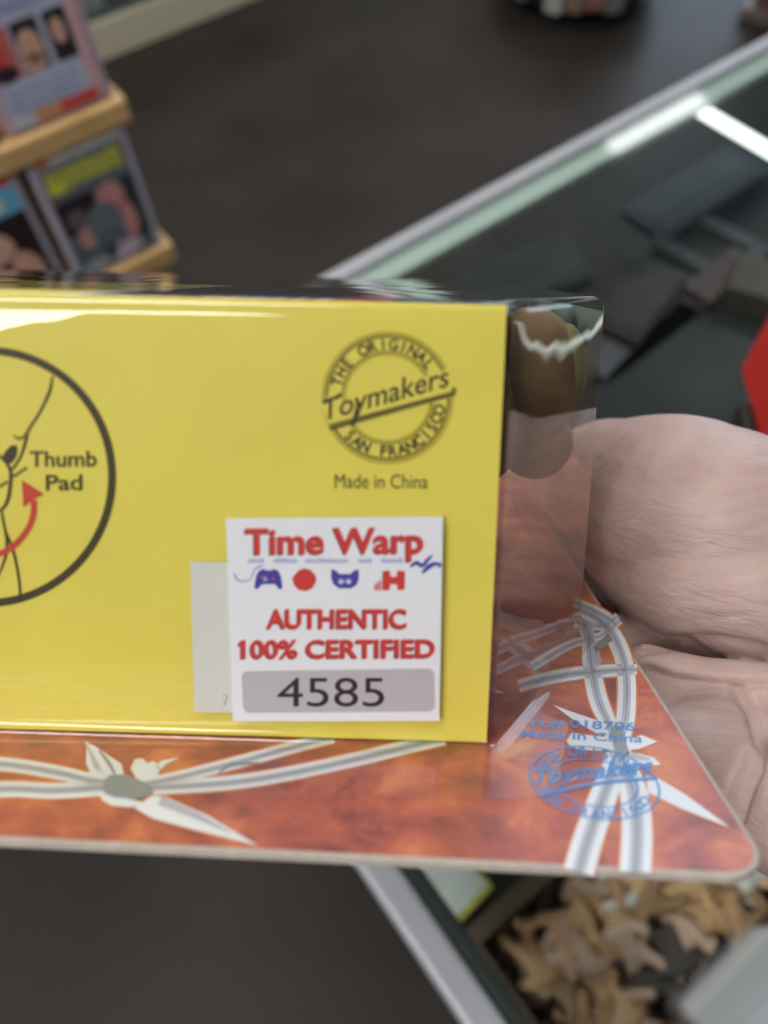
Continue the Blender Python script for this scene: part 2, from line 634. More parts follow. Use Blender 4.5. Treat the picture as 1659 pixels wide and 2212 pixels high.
# --- other goods lying in the case
def flat_pack(name, label, cat, p, size, rz, m_body, m_top=None, tilt=0.0, bevel=0.002):
    r = empty(name, Matrix.Translation(p) @ Matrix.Rotation(rz, 4, 'Z') @ Matrix.Rotation(tilt, 4, 'X'))
    tag(r, label, cat)
    sx, sy, sz = size
    b = MB(); b.box((-sx / 2, -sy / 2, 0), (sx / 2, sy / 2, sz), m_body); b.build('body', r, bevel=bevel)
    if m_top:
        b = MB(); b.box((-sx / 2 * .84, -sy / 2 * .8, sz + .0002), (sx / 2 * .84, sy / 2 * .8, sz + .0008), m_top); b.build('cover_print', r)
    return r

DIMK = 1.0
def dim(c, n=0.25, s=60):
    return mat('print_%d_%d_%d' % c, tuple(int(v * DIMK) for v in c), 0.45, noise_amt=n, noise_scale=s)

def shelf_at(px, py, z=SH):
    return whit(px, py, z + .0006)

p = shelf_at(1000, 1945)
flat_pack('small_box', 'small white and yellow box between the case frame and the brown box', 'box', (0.047, 0.030, SH + .0003), (0.030, 0.042, 0.05), 0.1, dim((200, 190, 90)), dim((214, 218, 216), .1))
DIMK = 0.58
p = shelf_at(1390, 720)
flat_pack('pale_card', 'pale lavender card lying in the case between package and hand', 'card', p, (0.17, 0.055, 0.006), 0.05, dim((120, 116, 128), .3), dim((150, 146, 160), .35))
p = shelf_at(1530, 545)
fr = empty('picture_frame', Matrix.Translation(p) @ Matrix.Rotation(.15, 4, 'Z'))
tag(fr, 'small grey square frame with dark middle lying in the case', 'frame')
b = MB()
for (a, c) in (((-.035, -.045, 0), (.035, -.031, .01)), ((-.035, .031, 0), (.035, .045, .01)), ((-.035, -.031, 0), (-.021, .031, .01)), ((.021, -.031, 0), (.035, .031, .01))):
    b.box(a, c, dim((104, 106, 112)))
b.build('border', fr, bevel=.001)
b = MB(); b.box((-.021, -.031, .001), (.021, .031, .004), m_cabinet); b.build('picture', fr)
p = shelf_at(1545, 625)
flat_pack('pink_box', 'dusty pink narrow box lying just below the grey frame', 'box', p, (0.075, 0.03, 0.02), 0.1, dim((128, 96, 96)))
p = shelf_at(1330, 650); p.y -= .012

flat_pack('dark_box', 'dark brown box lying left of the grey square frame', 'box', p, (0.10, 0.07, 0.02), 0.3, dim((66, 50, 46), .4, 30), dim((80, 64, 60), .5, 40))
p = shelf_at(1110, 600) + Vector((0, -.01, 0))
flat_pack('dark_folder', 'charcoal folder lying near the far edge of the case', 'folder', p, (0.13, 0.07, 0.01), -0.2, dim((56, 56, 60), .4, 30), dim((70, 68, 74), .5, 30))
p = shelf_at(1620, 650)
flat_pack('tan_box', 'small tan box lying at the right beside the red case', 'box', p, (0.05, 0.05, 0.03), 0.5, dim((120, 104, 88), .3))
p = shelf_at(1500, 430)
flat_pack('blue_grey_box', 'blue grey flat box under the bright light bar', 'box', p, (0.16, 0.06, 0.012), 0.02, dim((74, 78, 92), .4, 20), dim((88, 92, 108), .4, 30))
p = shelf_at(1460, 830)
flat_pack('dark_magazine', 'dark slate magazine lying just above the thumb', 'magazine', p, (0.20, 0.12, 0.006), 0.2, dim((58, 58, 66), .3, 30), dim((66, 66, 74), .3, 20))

# crumpled clear bag at the near side of the case
m_bag = clear('clear_bag', (0.80, 0.84, 0.90), 1.5, 0.12, 1.6, haze=0.14)
m_paper_blue = mat('blue_grey_paper', (120, 130, 146), 0.6, noise_amt=.35, noise_scale=50)
bag = empty('plastic_bag', Matrix.Translation((0.215, -0.155, SH)))
tag(bag, 'clear crumpled plastic bag of blue grey paper beside the brown box', 'bag')
b = MB()
nx, ny = 36, 18
g = []
for i in range(nx + 1):
    for k in range(ny + 1):
        x, y = -0.14 + .28 * i / nx, -.055 + .105 * k / ny
        e = min(i, nx - i, k, ny - k)
        h = 0.004 + min(e, 3) / 3 * (0.052 + 0.022 * noise.noise(Vector((x * 40, y * 40, 1))) + .012 * noise.noise(Vector((x * 110, y * 110, 4))))
        g.append(Vector((x, y, h)))
fs = [(i * (ny + 1) + k, (i + 1) * (ny + 1) + k, (i + 1) * (ny + 1) + k + 1, i * (ny + 1) + k + 1) for i in range(nx) for k in range(ny)]
b.mesh(g, fs, m_bag); b.build('bag_film', bag)
b = MB(); b.box((-.12, -.04, .001), (.12, .036, .030), m_paper_blue); b.build('contents', bag, bevel=.004)

# --- red case standing on the glass at the right
m_red = mat('red_plastic', (196, 44, 38), 0.35)
m_gold = mat('gold_print', (172, 138, 60), 0.45, noise_amt=.15, noise_scale=60)
m_blackp = mat('black_plastic', (30, 28, 28), 0.4)
pr = whit(1642, 985, 1.0017)
redc = empty('toy_case', Matrix.Translation(pr) @ Matrix.Rotation(math.radians(-38), 4, 'Z'))
tag(redc, 'red case with gold side and black base on the glass at right', 'case')
b = MB(); b.box((-.012, -.03, .0002), (.045, .03, .018), m_blackp); b.build('base', redc, bevel=.004)
b = MB(); b.box((-.0065, -.040, .0182), (.045, .030, .066), m_gold); b.build('gold_side', redc, bevel=.003)
b = MB(); b.box((-.018, -.030, .036), (-.007, .036, .105), m_red); b.box((-.007, -.026, .0662), (.045, .034, .105), m_red); b.build('shell', redc, bevel=.005)

# ================================================================== WOODEN RACK OF SLABBED MAGAZINES (left)
rk_d = RCW @ ray(983, 1993)
XW = Vector((1, 0, 0))
rk_dn = (rk_d - XW * rk_d.dot(XW)).normalized()      # down along the leaning face
rk_up = -rk_dn
rk_n = XW.cross(rk_up).normalized()                   # +X x up -> towards -Y, the viewer
if rk_n.y > 0:
    rk_n = -rk_n
_dd = RCW @ ray(400, 600)
rk_o = CAM + _dd * (1.25 / _dd.length)
RK = Matrix((XW, rk_up, rk_n)).transposed().to_4x4()
RK = Matrix.Translation(rk_o) @ RK
RKI = RK.inverted()
rk_cam = RKI @ CAM
def rk(px, py, off=0.0):             # photo pixel -> rack plane (x right, y up the face, z out)
    d = RKI.to_3x3() @ (RCW @ ray(px, py))
    return rk_cam + d * ((off - rk_cam.z) / d.z)

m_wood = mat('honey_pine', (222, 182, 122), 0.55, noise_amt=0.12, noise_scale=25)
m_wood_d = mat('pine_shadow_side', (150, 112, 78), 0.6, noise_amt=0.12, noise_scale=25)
m_slab = mat('slab_plastic', (200, 193, 208), 0.3, coat=0.3)
rack = empty('display_rack', RK)
tag(rack, 'honey coloured wooden display rack of slabbed magazines at left', 'display rack')
base_y = (RKI @ Vector((rk_o.x, 0, 0))).y
zfloor = lambda y: 0
xr = rk(330, 430).x + 0.006
L0 = rk(240, 213).y; L1 = rk(365, 520).y
XL = xr - 1.0
ytop = L0 + 0.42
ybot = -(rk_o.z - 0.004) / rk_up.z
b = MB(); b.box((XL, ybot + .02, -.055), (xr - .004, ytop, -.040), m_wood); b.build('back_board', rack, bevel=.002)
for yy in (L0, L1, L1 - (L0 - L1), ):
    b = MB(); b.box((XL, yy - .034, -.039), (xr, yy - .0005, .006), m_wood); b.build('ledge', rack, bevel=.006)
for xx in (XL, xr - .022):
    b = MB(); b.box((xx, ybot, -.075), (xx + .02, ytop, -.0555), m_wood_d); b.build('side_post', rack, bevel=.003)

def slab(label, x0, x1, y0, h, draw, col=None):
    r = empty('magazine_slab', RK @ Matrix.Translation((x0, y0, -.0215)))
    tag(r, label, 'magazine', 'slabbed magazines on the wooden rack')
    w = x1 - x0
    b = MB(); b.box((0, 0, 0), (w, h, .022), col or m_slab); b.build('slab_case', r, bevel=.005)
    b = MB()
    bx, by = w * .075, w * .06
    q = lambda s, t, l=0: Vector((bx + (w - 2 * bx) * s, by + (h - 2 * by) * t, .0224 + l))
    def rect(s0, t0, s1, t1, m, l=0):
        b.poly([q(s0, t0, l), q(s1, t0, l), q(s1, t1, l), q(s0, t1, l)], m)
    def blob(s, t, rs, rt, m, l=0.0006):
        b.poly([q(s + rs * math.cos(i * .3142), t + rt * math.sin(i * .3142), l) for i in range(20)], m)
    draw(rect, blob)
    b.build('cover', r)
    return r
pm = lambda *c: mat('cover_%d_%d_%d' % c, tuple(min(240, int(v * 1.3)) for v in c), 0.4, noise_amt=.1, noise_scale=60)
c_lav, c_blue, c_white, c_dk, c_skin, c_red, c_or = pm(160, 164, 200), pm(120, 128, 180), pm(205, 205, 206), pm(46, 38, 46), pm(196, 148, 130), pm(190, 70, 66), pm(206, 130, 92)
c_grey, c_yel, c_pink, c_cyan, c_char = pm(96, 98, 104), pm(196, 184, 60), pm(176, 122, 120), pm(96, 156, 204), pm(84, 90, 96)
def drawA(rect, blob):
    rect(0, 0, 1, 1, c_lav)
    rect(.90, .0, 1.0, 1, pm(196, 150, 156), .0003)
    for t in (.93, .86, .79, .72, .65):
        rect(.02, t, .86, t + .022, c_blue, .0004)
    rect(.30, .88, .56, .97, c_white, .0006); rect(.66, .67, .86, .76, c_white, .0006); rect(.02, .62, .14, .70, c_white, .0006)
    rect(0, .29, .30, .58, pm(170, 96, 88), .0004); rect(.33, .29, .60, .58, c_dk, .0004); rect(.66, .29, .89, .58, c_dk, .0004)
    blob(.10, .42, .10, .10, c_red); blob(.46, .42, .12, .11, c_skin); blob(.45, .34, .12, .06, c_skin); blob(.77, .46, .07, .075, c_skin); blob(.14, .33, .12, .05, c_dk, .0008)
    rect(.02, .09, .88, .26, pm(168, 172, 202), .0004)
    for t in (.22, .18, .14, .105):
        rect(.06, t, .80, t + .012, c_blue, .0006)
    rect(0, 0, .25, .075, pm(176, 176, 178), .0004); rect(.25, 0, .60, .075, c_or, .0005); rect(.52, 0, .95, .075, c_red, .0006)
def drawB(rect, blob):
    rect(0, 0, 1, 1, c_char)
    rect(0, .92, 1, 1, c_white, .0003); rect(0, .93, .16, .985, c_red, .0005)
    rect(0, .66, 1, .92, c_grey, .0003)
    r = random.Random(3)
    for i in range(17):
        s = .05 + i * .053
        t0 = .72 + r.uniform(-.012, .012)
        rect(s, t0, s + .034, .875 + r.uniform(-.02, .012), c_yel, .0006)
    rect(.04, .71, .24, .78, c_yel, .0007)
    rect(0, 0, 1, .655, c_char, .0003); rect(0, .36, .48, .64, pm(44, 38, 46), .0005); rect(.84, .12, 1, .64, pm(50, 56, 60), .0005)
    blob(.66, .52, .17, .13, c_pink); blob(.76, .30, .13, .16, c_pink); blob(.26, .30, .14, .10, pm(160, 124, 118)); blob(.20, .47, .12, .08, pm(96, 80, 84))
    blob(.50, .36, .22, .17, pm(92, 100, 106), .0009); blob(.5, .2, .22, .12, pm(84, 92, 100), .0010)
    blob(.60, .08, .26, .07, pm(170, 156, 166), .0012); blob(.24, .06, .2, .05, pm(140, 146, 152), .0012); blob(.44, .12, .08, .07, pm(60, 68, 70), .0013)
def drawC(rect, blob):
    rect(0, 0, 1, 1, pm(60, 50, 48))
    rect(0, .92, 1, 1, c_red, .0003); rect(0, .72, 1, .92, c_cyan, .0004); blob(.55, .81, .28, .075, c_white, .0007); rect(.1, .74, .5, .86, c_white, .0006)
    rect(.0, .0, 1, .72, pm(44, 34, 34), .0003)
    blob(.44, .50, .28, .16, c_skin); blob(.30, .28, .24, .18, c_skin); blob(.70, .24, .22, .2, pm(180, 140, 122)); blob(.52, .34, .07, .06, c_dk, .0009); blob(.80, .13, .08, .06, c_dk, .0009)
    rect(0, 0, 1, .06, pm(150, 154, 160), .0007)
def drawD(rect, blob):
    rect(0, 0, 1, 1, pm(128, 112, 140))
    rect(0, .7, 1, 1, c_white, .0003); rect(.1, .1, .9, .6, pm(90, 70, 96), .0004); blob(.5, .38, .25, .2, c_skin)
wB = rk(262, 258).x - rk(45, 345).x; wA = rk(240, 203).x - rk(10, 284).x; hB = 1.06 * (rk(262, 258).y - rk(365, 512).y)
yB = L1
slab('clear slab with yellow lettering on a grey cover, right end of ledge', xr - .012 - wB, xr - .012, yB, hB, drawB)
slab('clear slab with blue heading above dark cover, left of yellow lettered one', xr - .012 - 2 * wB - .012, xr - .012 - wB - .012, yB, hB, drawC)
yA = L0
slab('slab with three portrait photos and red bottom bar on upper ledge', xr - .012 - wA, xr - .012, yA, hB, drawA, mat('pink_slab', (212, 180, 190), 0.3))
slab('purple edged slab at the left end of the upper ledge', xr - .012 - 2 * wA - .010, xr - .012 - wA - .010, yA, hB, drawD)

# ================================================================== FAR SHOWCASE, SPINNER RACK, WOODEN PLINTH
m_cream = mat('cream_kickboard', (206, 198, 172), 0.55)
m_silver = mat('silver_goods', (120, 120, 124), 0.35, metal=0.3, noise_amt=.5, noise_scale=25)
far = empty('showcase', Matrix.Translation((0.2, 2.60, 0)))
tag(far, 'showcase with cream kickboard standing across the dark floor', 'display case')
b = MB(); b.box((0, 0, 0), (1.55, .5, .11), m_cream); b.build('kickboard', far, bevel=.004)
b = MB(); b.box((.02, .02, .111), (1.53, .48, .125), mat('grey_deck', (96, 96, 100), .6)); b.build('deck', far)
b = MB(); b.box((.012, .006, .111), (1.538, .011, 1.0), m_case_glass); b.build('glass_front', far)
b = MB(); b.box((.02, .47, .126), (1.53, .49, 1.0), mat('dark_back', (60, 58, 62), .7)); b.build('back_panel', far)
b = MB(); b.box((0, 0, 1.001), (1.55, .5, 1.007), m_case_glass); b.build('glass_top', far)
for xx in (0.0, 1.54):
    b = MB(); b.box((xx, 0, .111), (xx + .010, .02, 1.0), m_alu); b.build('corner_post', far)
rr = random.Random(11)
goods = [(.60, 'silver', (126, 126, 130)), (.70, 'dark grey', (74, 72, 80)), (.785, 'pale grey', (150, 148, 144)), (.87, 'slate', (88, 90, 98)), (.96, 'maroon', (70, 48, 52)), (1.06, 'steel blue', (110, 118, 132)), (1.16, 'charcoal', (62, 60, 66)), (1.26, 'smoky', (104, 102, 104))]
for gx, nm, c in goods:
    o = empty('boxed_toy', Matrix.Translation((.2 + gx, 2.60 + .085, .1255)) @ Matrix.Rotation(rr.uniform(-.2, .2), 4, 'Z'))
    tag(o, nm + ' boxed toy standing behind glass in the far cream based showcase', 'boxed toy', 'boxed toys in the far showcase')
    h = rr.uniform(.16, .26)
    b = MB(); b.box((-.036, -.03, 0), (.036, .05, h), mat('toybox_' + nm.replace(' ', '_'), tuple(min(235, int(v * 1.35)) for v in c), .3, noise_amt=.5, noise_scale=30)); b.build('carton', o, bevel=.003)
    b = MB(); b.box((-.026, -.0315, .03), (.026, -.0305, h * .7), mat('toywin_' + nm.replace(' ', '_'), tuple(min(255, int(v * 1.35)) for v in c), .2, noise_amt=.6, noise_scale=60)); b.build('window', o)
p = whit(322, 30, .17)
bt = empty('bottle', Matrix.Translation((.2 + .742, 2.645, .1255)))
tag(bt, 'pale blue white bottle near the glass of the far showcase', 'bottle')
b = MB()
prof = [(.001, 0), (.022, .0), (.025, .01), (.025, .10), (.018, .13), (.010, .15), (.010, .17)]
b.loft([[Vector((r_ * math.cos(k * .5236), r_ * math.sin(k * .5236), z_)) for k in range(12)] for r_, z_ in prof], mat('blue_white_plastic', (206, 222, 240), .3)); b.build('body', bt, smooth=True)
b = MB(); b.loft([[Vector((.012 * math.cos(k * .5236), .012 * math.sin(k * .5236), z_)) for k in range(12)] for z_ in (.1705, .195)], c_white); b.build('cap', bt)

spc = whit(1230, 10, 0.0)
sc_ = whit(1235, 38, 0.05) + Vector((.205, .18, 0)); sc_.z = 0
sp = empty('spinner_rack', Matrix.Translation(sc_))
tag(sp, 'round black spinner rack with a dark drum, standing on far floor', 'display rack')
def cyl(b, r0, r1, z0, z1, m, n=40):
    b.loft([[Vector((r_ * math.cos(2 * math.pi * k / n), r_ * math.sin(2 * math.pi * k / n), z_)) for k in range(n)] for r_, z_ in ((r0, z0), (r1, z1))], m)
b = MB(); cyl(b, .25, .25, 0, .012, m_cabinet); b.build('base', sp, bevel=.003)
b = MB(); cyl(b, .04, .04, .0125, 1.3, m_alu); b.build('post', sp)
b = MB(); cyl(b, .25, .25, .050, .26, m_blackp); b.build('drum', sp, bevel=.003)
pk_names = [('white', (196, 194, 190)), ('grey', (140, 138, 138)), ('tan', (150, 132, 110)), ('black', (44, 42, 44)), ('pink', (170, 120, 112))]
for i in range(26):
    a = 2 * math.pi * i / 26
    nm, c = pk_names[(i * 2) % 5]
    o = empty('toy_packet', Matrix.Translation(sc_ + Vector((.263 * math.cos(a), .263 * math.sin(a), .052))) @ Matrix.Rotation(a + math.pi / 2, 4, 'Z'))
    tag(o, nm + ' packet on the bottom tier of the far black spinner rack', 'packet', nm + ' packets on the spinner rack')
    mm = bpy.data.materials.get('packet_' + nm) or mat('packet_' + nm, c, .4, noise_amt=.3, noise_scale=40)
    b = MB(); b.box((-.028, -.012, .008 * (i % 3)), (.028, .012, .13), mm); b.build('pouch', o, bevel=.006)

m_brown = mat('red_brown_wood', (112, 84, 74), 0.5, noise_amt=.12, noise_scale=12)
pa, pb = whit(1440, -8, 0), whit(1659, 60, 0)
dv = (pb - pa).normalized()
pl = empty('wooden_plinth', Matrix.Translation(pa) @ Matrix.Rotation(math.atan2(dv.y, dv.x), 4, 'Z'))
tag(pl, 'red brown wooden plinth at the far right of the floor', 'plinth')
b = MB(); b.box((.25, 0, 0), (1.3, .4, .035), mat('plinth_edge', (120, 108, 98), .5)); b.build('skirting', pl, bevel=.003)
b = MB(); b.box((.27, .03, .0355), (1.28, .39, .40), m_brown); b.build('body', pl, bevel=.004)
# ================================================================== THE BLISTER PACKAGE
mmv = lambda *p: Vector(p) / 1000.0
pack = empty('toy_package', PACK)
tag(pack, 'clear plastic blister package on a red barbed wire card, held in a hand', 'toy package')

# ---- backing card
m_card = bpy.data.materials.new('flame_print')
m_card.use_nodes = True
nt = m_card.node_tree
bs = nt.nodes['Principled BSDF']
bs.inputs['Roughness'].default_value = 0.35
tc = nt.nodes.new('ShaderNodeTexCoord')
n1 = nt.nodes.new('ShaderNodeTexNoise'); n1.inputs['Scale'].default_value = 85; n1.inputs['Detail'].default_value = 6; n1.inputs['Roughness'].default_value = 0.6; n1.inputs['Distortion'].default_value = 0.6
r1 = nt.nodes.new('ShaderNodeValToRGB')
els = r1.color_ramp.elements
els[0].position = 0.30; els[0].color = (*lin((112, 62, 58)), 1)
els[1].position = 0.74; els[1].color = (*lin((214, 158, 112)), 1)
for pos, c in ((0.42, (158, 84, 74)), (0.52, (182, 98, 78)), (0.62, (208, 124, 86))):
    e = els.new(pos); e.color = (*lin(c), 1)
nt.links.new(tc.outputs['Object'], n1.inputs['Vector']); nt.links.new(n1.outputs['Fac'], r1.inputs['Fac'])
n2 = nt.nodes.new('ShaderNodeTexNoise'); n2.inputs['Scale'].default_value = 160; n2.inputs['Detail'].default_value = 3
r2 = nt.nodes.new('ShaderNodeValToRGB')
r2.color_ramp.elements[0].position = 0.62; r2.color_ramp.elements[0].color = (0, 0, 0, 1)
r2.color_ramp.elements[1].position = 0.78; r2.color_ramp.elements[1].color = (1, 1, 1, 1)
nt.links.new(tc.outputs['Object'], n2.inputs['Vector']); nt.links.new(n2.outputs['Fac'], r2.inputs['Fac'])
mx = nt.nodes.new('ShaderNodeMixRGB'); mx.inputs[2].default_value = (*lin((100, 70, 60)), 1)
nt.links.new(r2.outputs['Color'], mx.inputs[0]); nt.links.new(r1.outputs['Color'], mx.inputs[1]); nt.links.new(mx.outputs[0], bs.inputs['Base Color'])

m_edge = mat('raw_card_edge', (176, 166, 156), 0.8, noise_amt=.1, noise_scale=400)
m_wire = mat('wire_white', (222, 226, 230), 0.4)
m_wire_g = mat('wire_grey', (178, 180, 190), 0.4)
m_wire_d = mat('wire_dark', (140, 146, 150), 0.45)
m_halo = mat('wire_orange_halo', (214, 128, 70), 0.4)
m_ink = clear('x', (1, 1, 1))
m_ink.name = 'blue_stamp_ink'
nt = m_ink.node_tree; nt.nodes.clear()
o_ = nt.nodes.new('ShaderNodeOutputMaterial'); t_ = nt.nodes.new('ShaderNodeBsdfTransparent'); d_ = nt.nodes.new('ShaderNodeBsdfDiffuse'); x_ = nt.nodes.new('ShaderNodeMixShader')
d_.inputs[0].default_value = (*lin((104, 160, 222)), 1); x_.inputs[0].default_value = 0.72
nt.links.new(t_.outputs[0], x_.inputs[1]); nt.links.new(d_.outputs[0], x_.inputs[2]); nt.links.new(x_.outputs[0], o_.inputs[0])

def round_poly(pts, radii, n=8):
    out = []
    k = len(pts)
    for i in range(k):
        p, a, b_ = Vector(pts[i]), Vector(pts[i - 1]), Vector(pts[(i + 1) % k])
        da, db = (a - p).normalized(), (b_ - p).normalized()
        ang = da.angle(db)
        r = radii[i] if isinstance(radii, (list, tuple)) else radii
        t = r / math.tan(ang / 2)
        c = p + (da + db).normalized() * (r / math.sin(ang / 2))
        s, e = p + da * t, p + db * t
        a0 = math.atan2(s.y - c.y, s.x - c.x); a1 = math.atan2(e.y - c.y, e.x - c.x)
        dlt = (a1 - a0 + math.pi) % (2 * math.pi) - math.pi
        for j in range(n + 1):
            q = a0 + dlt * j / n
            out.append(Vector((c.x + r * math.cos(q), c.y + r * math.sin(q))))
    return out

def offset_poly(pts, d):             # inwards for a counter-clockwise outline
    k = len(pts)
    out = []
    for i in range(k):
        a, b_ = pts[i - 1], pts[(i + 1) % k]
        t = (b_ - a).normalized()
        out.append(pts[i] + Vector((-t.y, t.x)) * d)
    return out

outline = round_poly([(-139, -18.2), (43, -24.4), (43, 185), (-139, 185)], [5.5, 5.5, 5.5, 5.5], 10)
inner = offset_poly(outline, 0.55)
b = MB()
top_o = [mmv(p.x, p.y, -0.06) for p in outline]
top_i = [mmv(p.x, p.y, 0.0) for p in inner]
b.mesh(top_i, [tuple(range(len(top_i)))], m_card)
b.loft([[mmv(p.x, p.y, -1.05) for p in outline], [mmv(p.x, p.y, -0.9) for p in offset_poly(outline, -.12)], [mmv(p.x, p.y, -.2) for p in offset_poly(outline, -.12)], top_o, top_i], m_edge, caps=False)
b.mesh([mmv(p.x, p.y, -1.05) for p in reversed(outline)], [tuple(range(len(outline)))], m_edge)
csurf = lambda x, y, lift: on_w(x, y, lift / 1000.0)
pc = Paper(b, csurf)

def strand(pts, w, dark=True):
    ws = w if isinstance(w, (list, tuple)) else [w] * len(pts)
    pc.line(pts, [q + 7 for q in ws], m_halo, 0.03)
    pc.line(pts, ws, m_wire, 0.06)
    pc.line(pts, [q * .42 for q in ws], m_wire_g, 0.09)
    if dark:
        pc.line(pts, [q * .08 for q in ws], m_wire_d, 0.11)

def spike(pts, m=None):
    cx_ = sum(p[0] for p in pts) / len(pts); cy_ = sum(p[1] for p in pts) / len(pts)
    pc.fill([(cx_ + (p[0] - cx_) * 1.05, cy_ + (p[1] - cy_) * 1.10) for p in pts], m_halo, 0.04)
    pc.fill(pts, m or m_wire, 0.07)

# left wire
strand([(-420, 1610), (-200, 1640), (0, 1650), (120, 1668), (190, 1684), (270, 1695)], 30)
strand([(-420, 1740), (-200, 1722), (0, 1705), (110, 1708), (190, 1704), (270, 1697)], 34)
strand([(250, 1700), (330, 1690), (430, 1668), (530, 1642), (640, 1612), (720, 1592)], 26)
strand([(250, 1705), (400, 1698), (520, 1688), (640, 1668), (760, 1642), (860, 1618), (960, 1594)], 30)
spike([(183, 1602), (205, 1612), (262, 1650), (268, 1676), (234, 1682), (205, 1665)])
spike([(187, 1604), (214, 1650), (224, 1672), (236, 1680), (200, 1680), (186, 1650)])
spike([(282, 1660), (292, 1640), (308, 1638), (318, 1648), (332, 1644), (345, 1655), (340, 1682), (300, 1690)])
spike([(335, 1652), (352, 1642), (388, 1636), (360, 1650), (342, 1668)])
spike([(290, 1745), (330, 1718), (360, 1722), (450, 1762), (556, 1826), (430, 1795), (330, 1768)])
pc.line([(345, 1728), (420, 1760), (500, 1800)], [22, 16, 2], m_wire_g, 0.10)
spike([(214, 1712), (260, 1722), (320, 1735), (280, 1744), (240, 1740), (220, 1728)])
pc.fill([(222, 1690), (236, 1674), (270, 1672), (300, 1684), (330, 1700), (332, 1716), (290, 1726), (246, 1722), (224, 1712)], m_wire_d, 0.12)
pc.line([(214, 1620), (236, 1650), (252, 1680)], [5, 8, 3], m_wire_d, 0.12)
pc.line([(470, 1672), (500, 1652), (560, 1648)], [3, 9, 4], m_wire_d, 0.12)
# right wire
strand([(1250, 1884), (1268, 1820), (1296, 1740), (1322, 1670), (1336, 1610), (1352, 1545), (1352, 1450), (1330, 1382), (1296, 1340), (1250, 1316)], [66, 64, 60, 52, 40, 40, 38, 36, 30, 28])
strand([(1372, 1884), (1376, 1800), (1370, 1720), (1345, 1640), (1318, 1570), (1292, 1510), (1278, 1440), (1272, 1380), (1262, 1345)], [68, 66, 60, 48, 36, 40, 38, 32, 26])
strand([(1120, 1482), (1180, 1466), (1240, 1455), (1300, 1450), (1340, 1447), (1376, 1446)], [26, 28, 28, 28, 26, 22])
strand([(1150, 1440), (1200, 1410), (1240, 1390), (1300, 1372), (1340, 1340)], [20, 20, 18, 16, 14], False)
strand([(1240, 1300), (1290, 1322), (1318, 1338), (1330, 1350)], [20, 22, 18, 10])
strand([(1240, 1345), (1300, 1352), (1335, 1330)], [18, 18, 12], False)
spike([(1252, 1330), (1278, 1345), (1300, 1430), (1290, 1440), (1262, 1380)], m_wire_g)
spike([(1282, 1398), (1318, 1362), (1330, 1378), (1288, 1410)], m_wire_d)
spike([(1195, 1523), (1230, 1536), (1290, 1556), (1312, 1580), (1296, 1588), (1240, 1556)])
spike([(1224, 1600), (1236, 1584), (1290, 1590), (1350, 1600), (1385, 1588), (1420, 1602), (1380, 1618), (1330, 1622), (1270, 1620), (1236, 1616)])
spike([(1330, 1622), (1380, 1628), (1412, 1636), (1428, 1652), (1380, 1656), (1340, 1646)])
spike([(1395, 1675), (1420, 1680), (1480, 1716), (1575, 1786), (1470, 1746), (1400, 1712)])
pc.fill([(1318, 1570), (1345, 1566), (1352, 1600), (1360, 1630), (1340, 1640), (1326, 1610)], m_wire_d, 0.12)
pc.line([(1345, 1620), (1372, 1634), (1405, 1640)], [10, 12, 4], m_wire_g, 0.12)
# blue stamp
INK = 0.16
pc.text('rt.# 018706', (1146, 1568), (1372, 1578), 17, m_ink, INK, 0.02)
pc.text('Made in China', (1124, 1592), (1388, 1604), 17, m_ink, INK, 0.02)
pc.ring(1284, 1691, 142, 76, 5, m_ink, INK, rot=11)
pc.ring(1284, 1691, 95, 50, 5, m_ink, INK, rot=11)
pc.arc_text('THE ORIGINAL', 1284, 1691, 108, 56, 20, 170, 35, m_ink, INK, 0.03, rot=11)
pc.arc_text('SAN FRANCISCO', 1284, 1691, 108, 56, 20, 205, 350, m_ink, INK, 0.03, bottom=True, rot=11)
pc.text('Toymakers', (1156, 1694), (1412, 1668), 33, m_ink, INK + .02, 0.03, 0.35)
pc.line([(1168, 1717), (1288, 1692), (1420, 1680)], 8, m_ink, INK + .02)
b.build('backing_card', pack, recalc=False)

# ---- yellow insert inside the blister (end panel + printed front panel on top)
m_yel = mat('yellow_card', (232, 219, 96), 0.5, noise_amt=0.035, noise_scale=60)
m_kraft2 = mat('brown_card_back', (112, 92, 66), 0.8)
m_olive = mat('dark_olive_ink', (66, 60, 30), 0.55)
m_olive_m = mat('olive_ink', (124, 114, 46), 0.55)
m_olive_l = mat('pale_olive_ink', (190, 176, 62), 0.55)
m_redink = mat('red_ink', (204, 70, 52), 0.5)
HT = on_v(1095, 659, 0).z
b = MB()
cr, br = on_v(1095, 659, 0), on_v(1051, 1604, 0)
tlx = -0.1093
quad = [Vector((tlx, 0, .0006)), br, cr, Vector((tlx, 0, HT - .0002))]
b.poly(quad, m_yel)
bk = [p + Vector((0, .0004, 0)) for p in quad]
b.poly(list(reversed(bk)), m_kraft2)
for i in range(4):
    b.poly([quad[i], quad[(i + 1) % 4], bk[(i + 1) % 4], bk[i]], m_edge)
py = Paper(b, lambda x, y, lift: on_v(x, y, -lift / 1000.0))
py.ring(-30, 1030, 272, 273, 17, m_olive, .05, n=140)
py.line([(113, 812), (107, 845), (86, 890), (62, 928), (56, 950), (45, 985), (27, 1014)], [4, 7, 6, 6, 7, 6, 5], m_olive, .05)
py.line([(29, 940), (38, 947), (50, 944), (60, 930)], [4, 6, 7, 5], m_olive_m, .06)
py.fill([(2, 992), (12, 974), (24, 962), (34, 961), (38, 970), (36, 986), (26, 1000), (12, 1002)], m_olive, .05)
py.line([(-30, 972), (-6, 982), (14, 1000), (23, 1020), (22, 1048), (17, 1078), (8, 1096), (-4, 1104)], [5, 6, 7, 8, 8, 8, 7, 4], m_olive, .06)
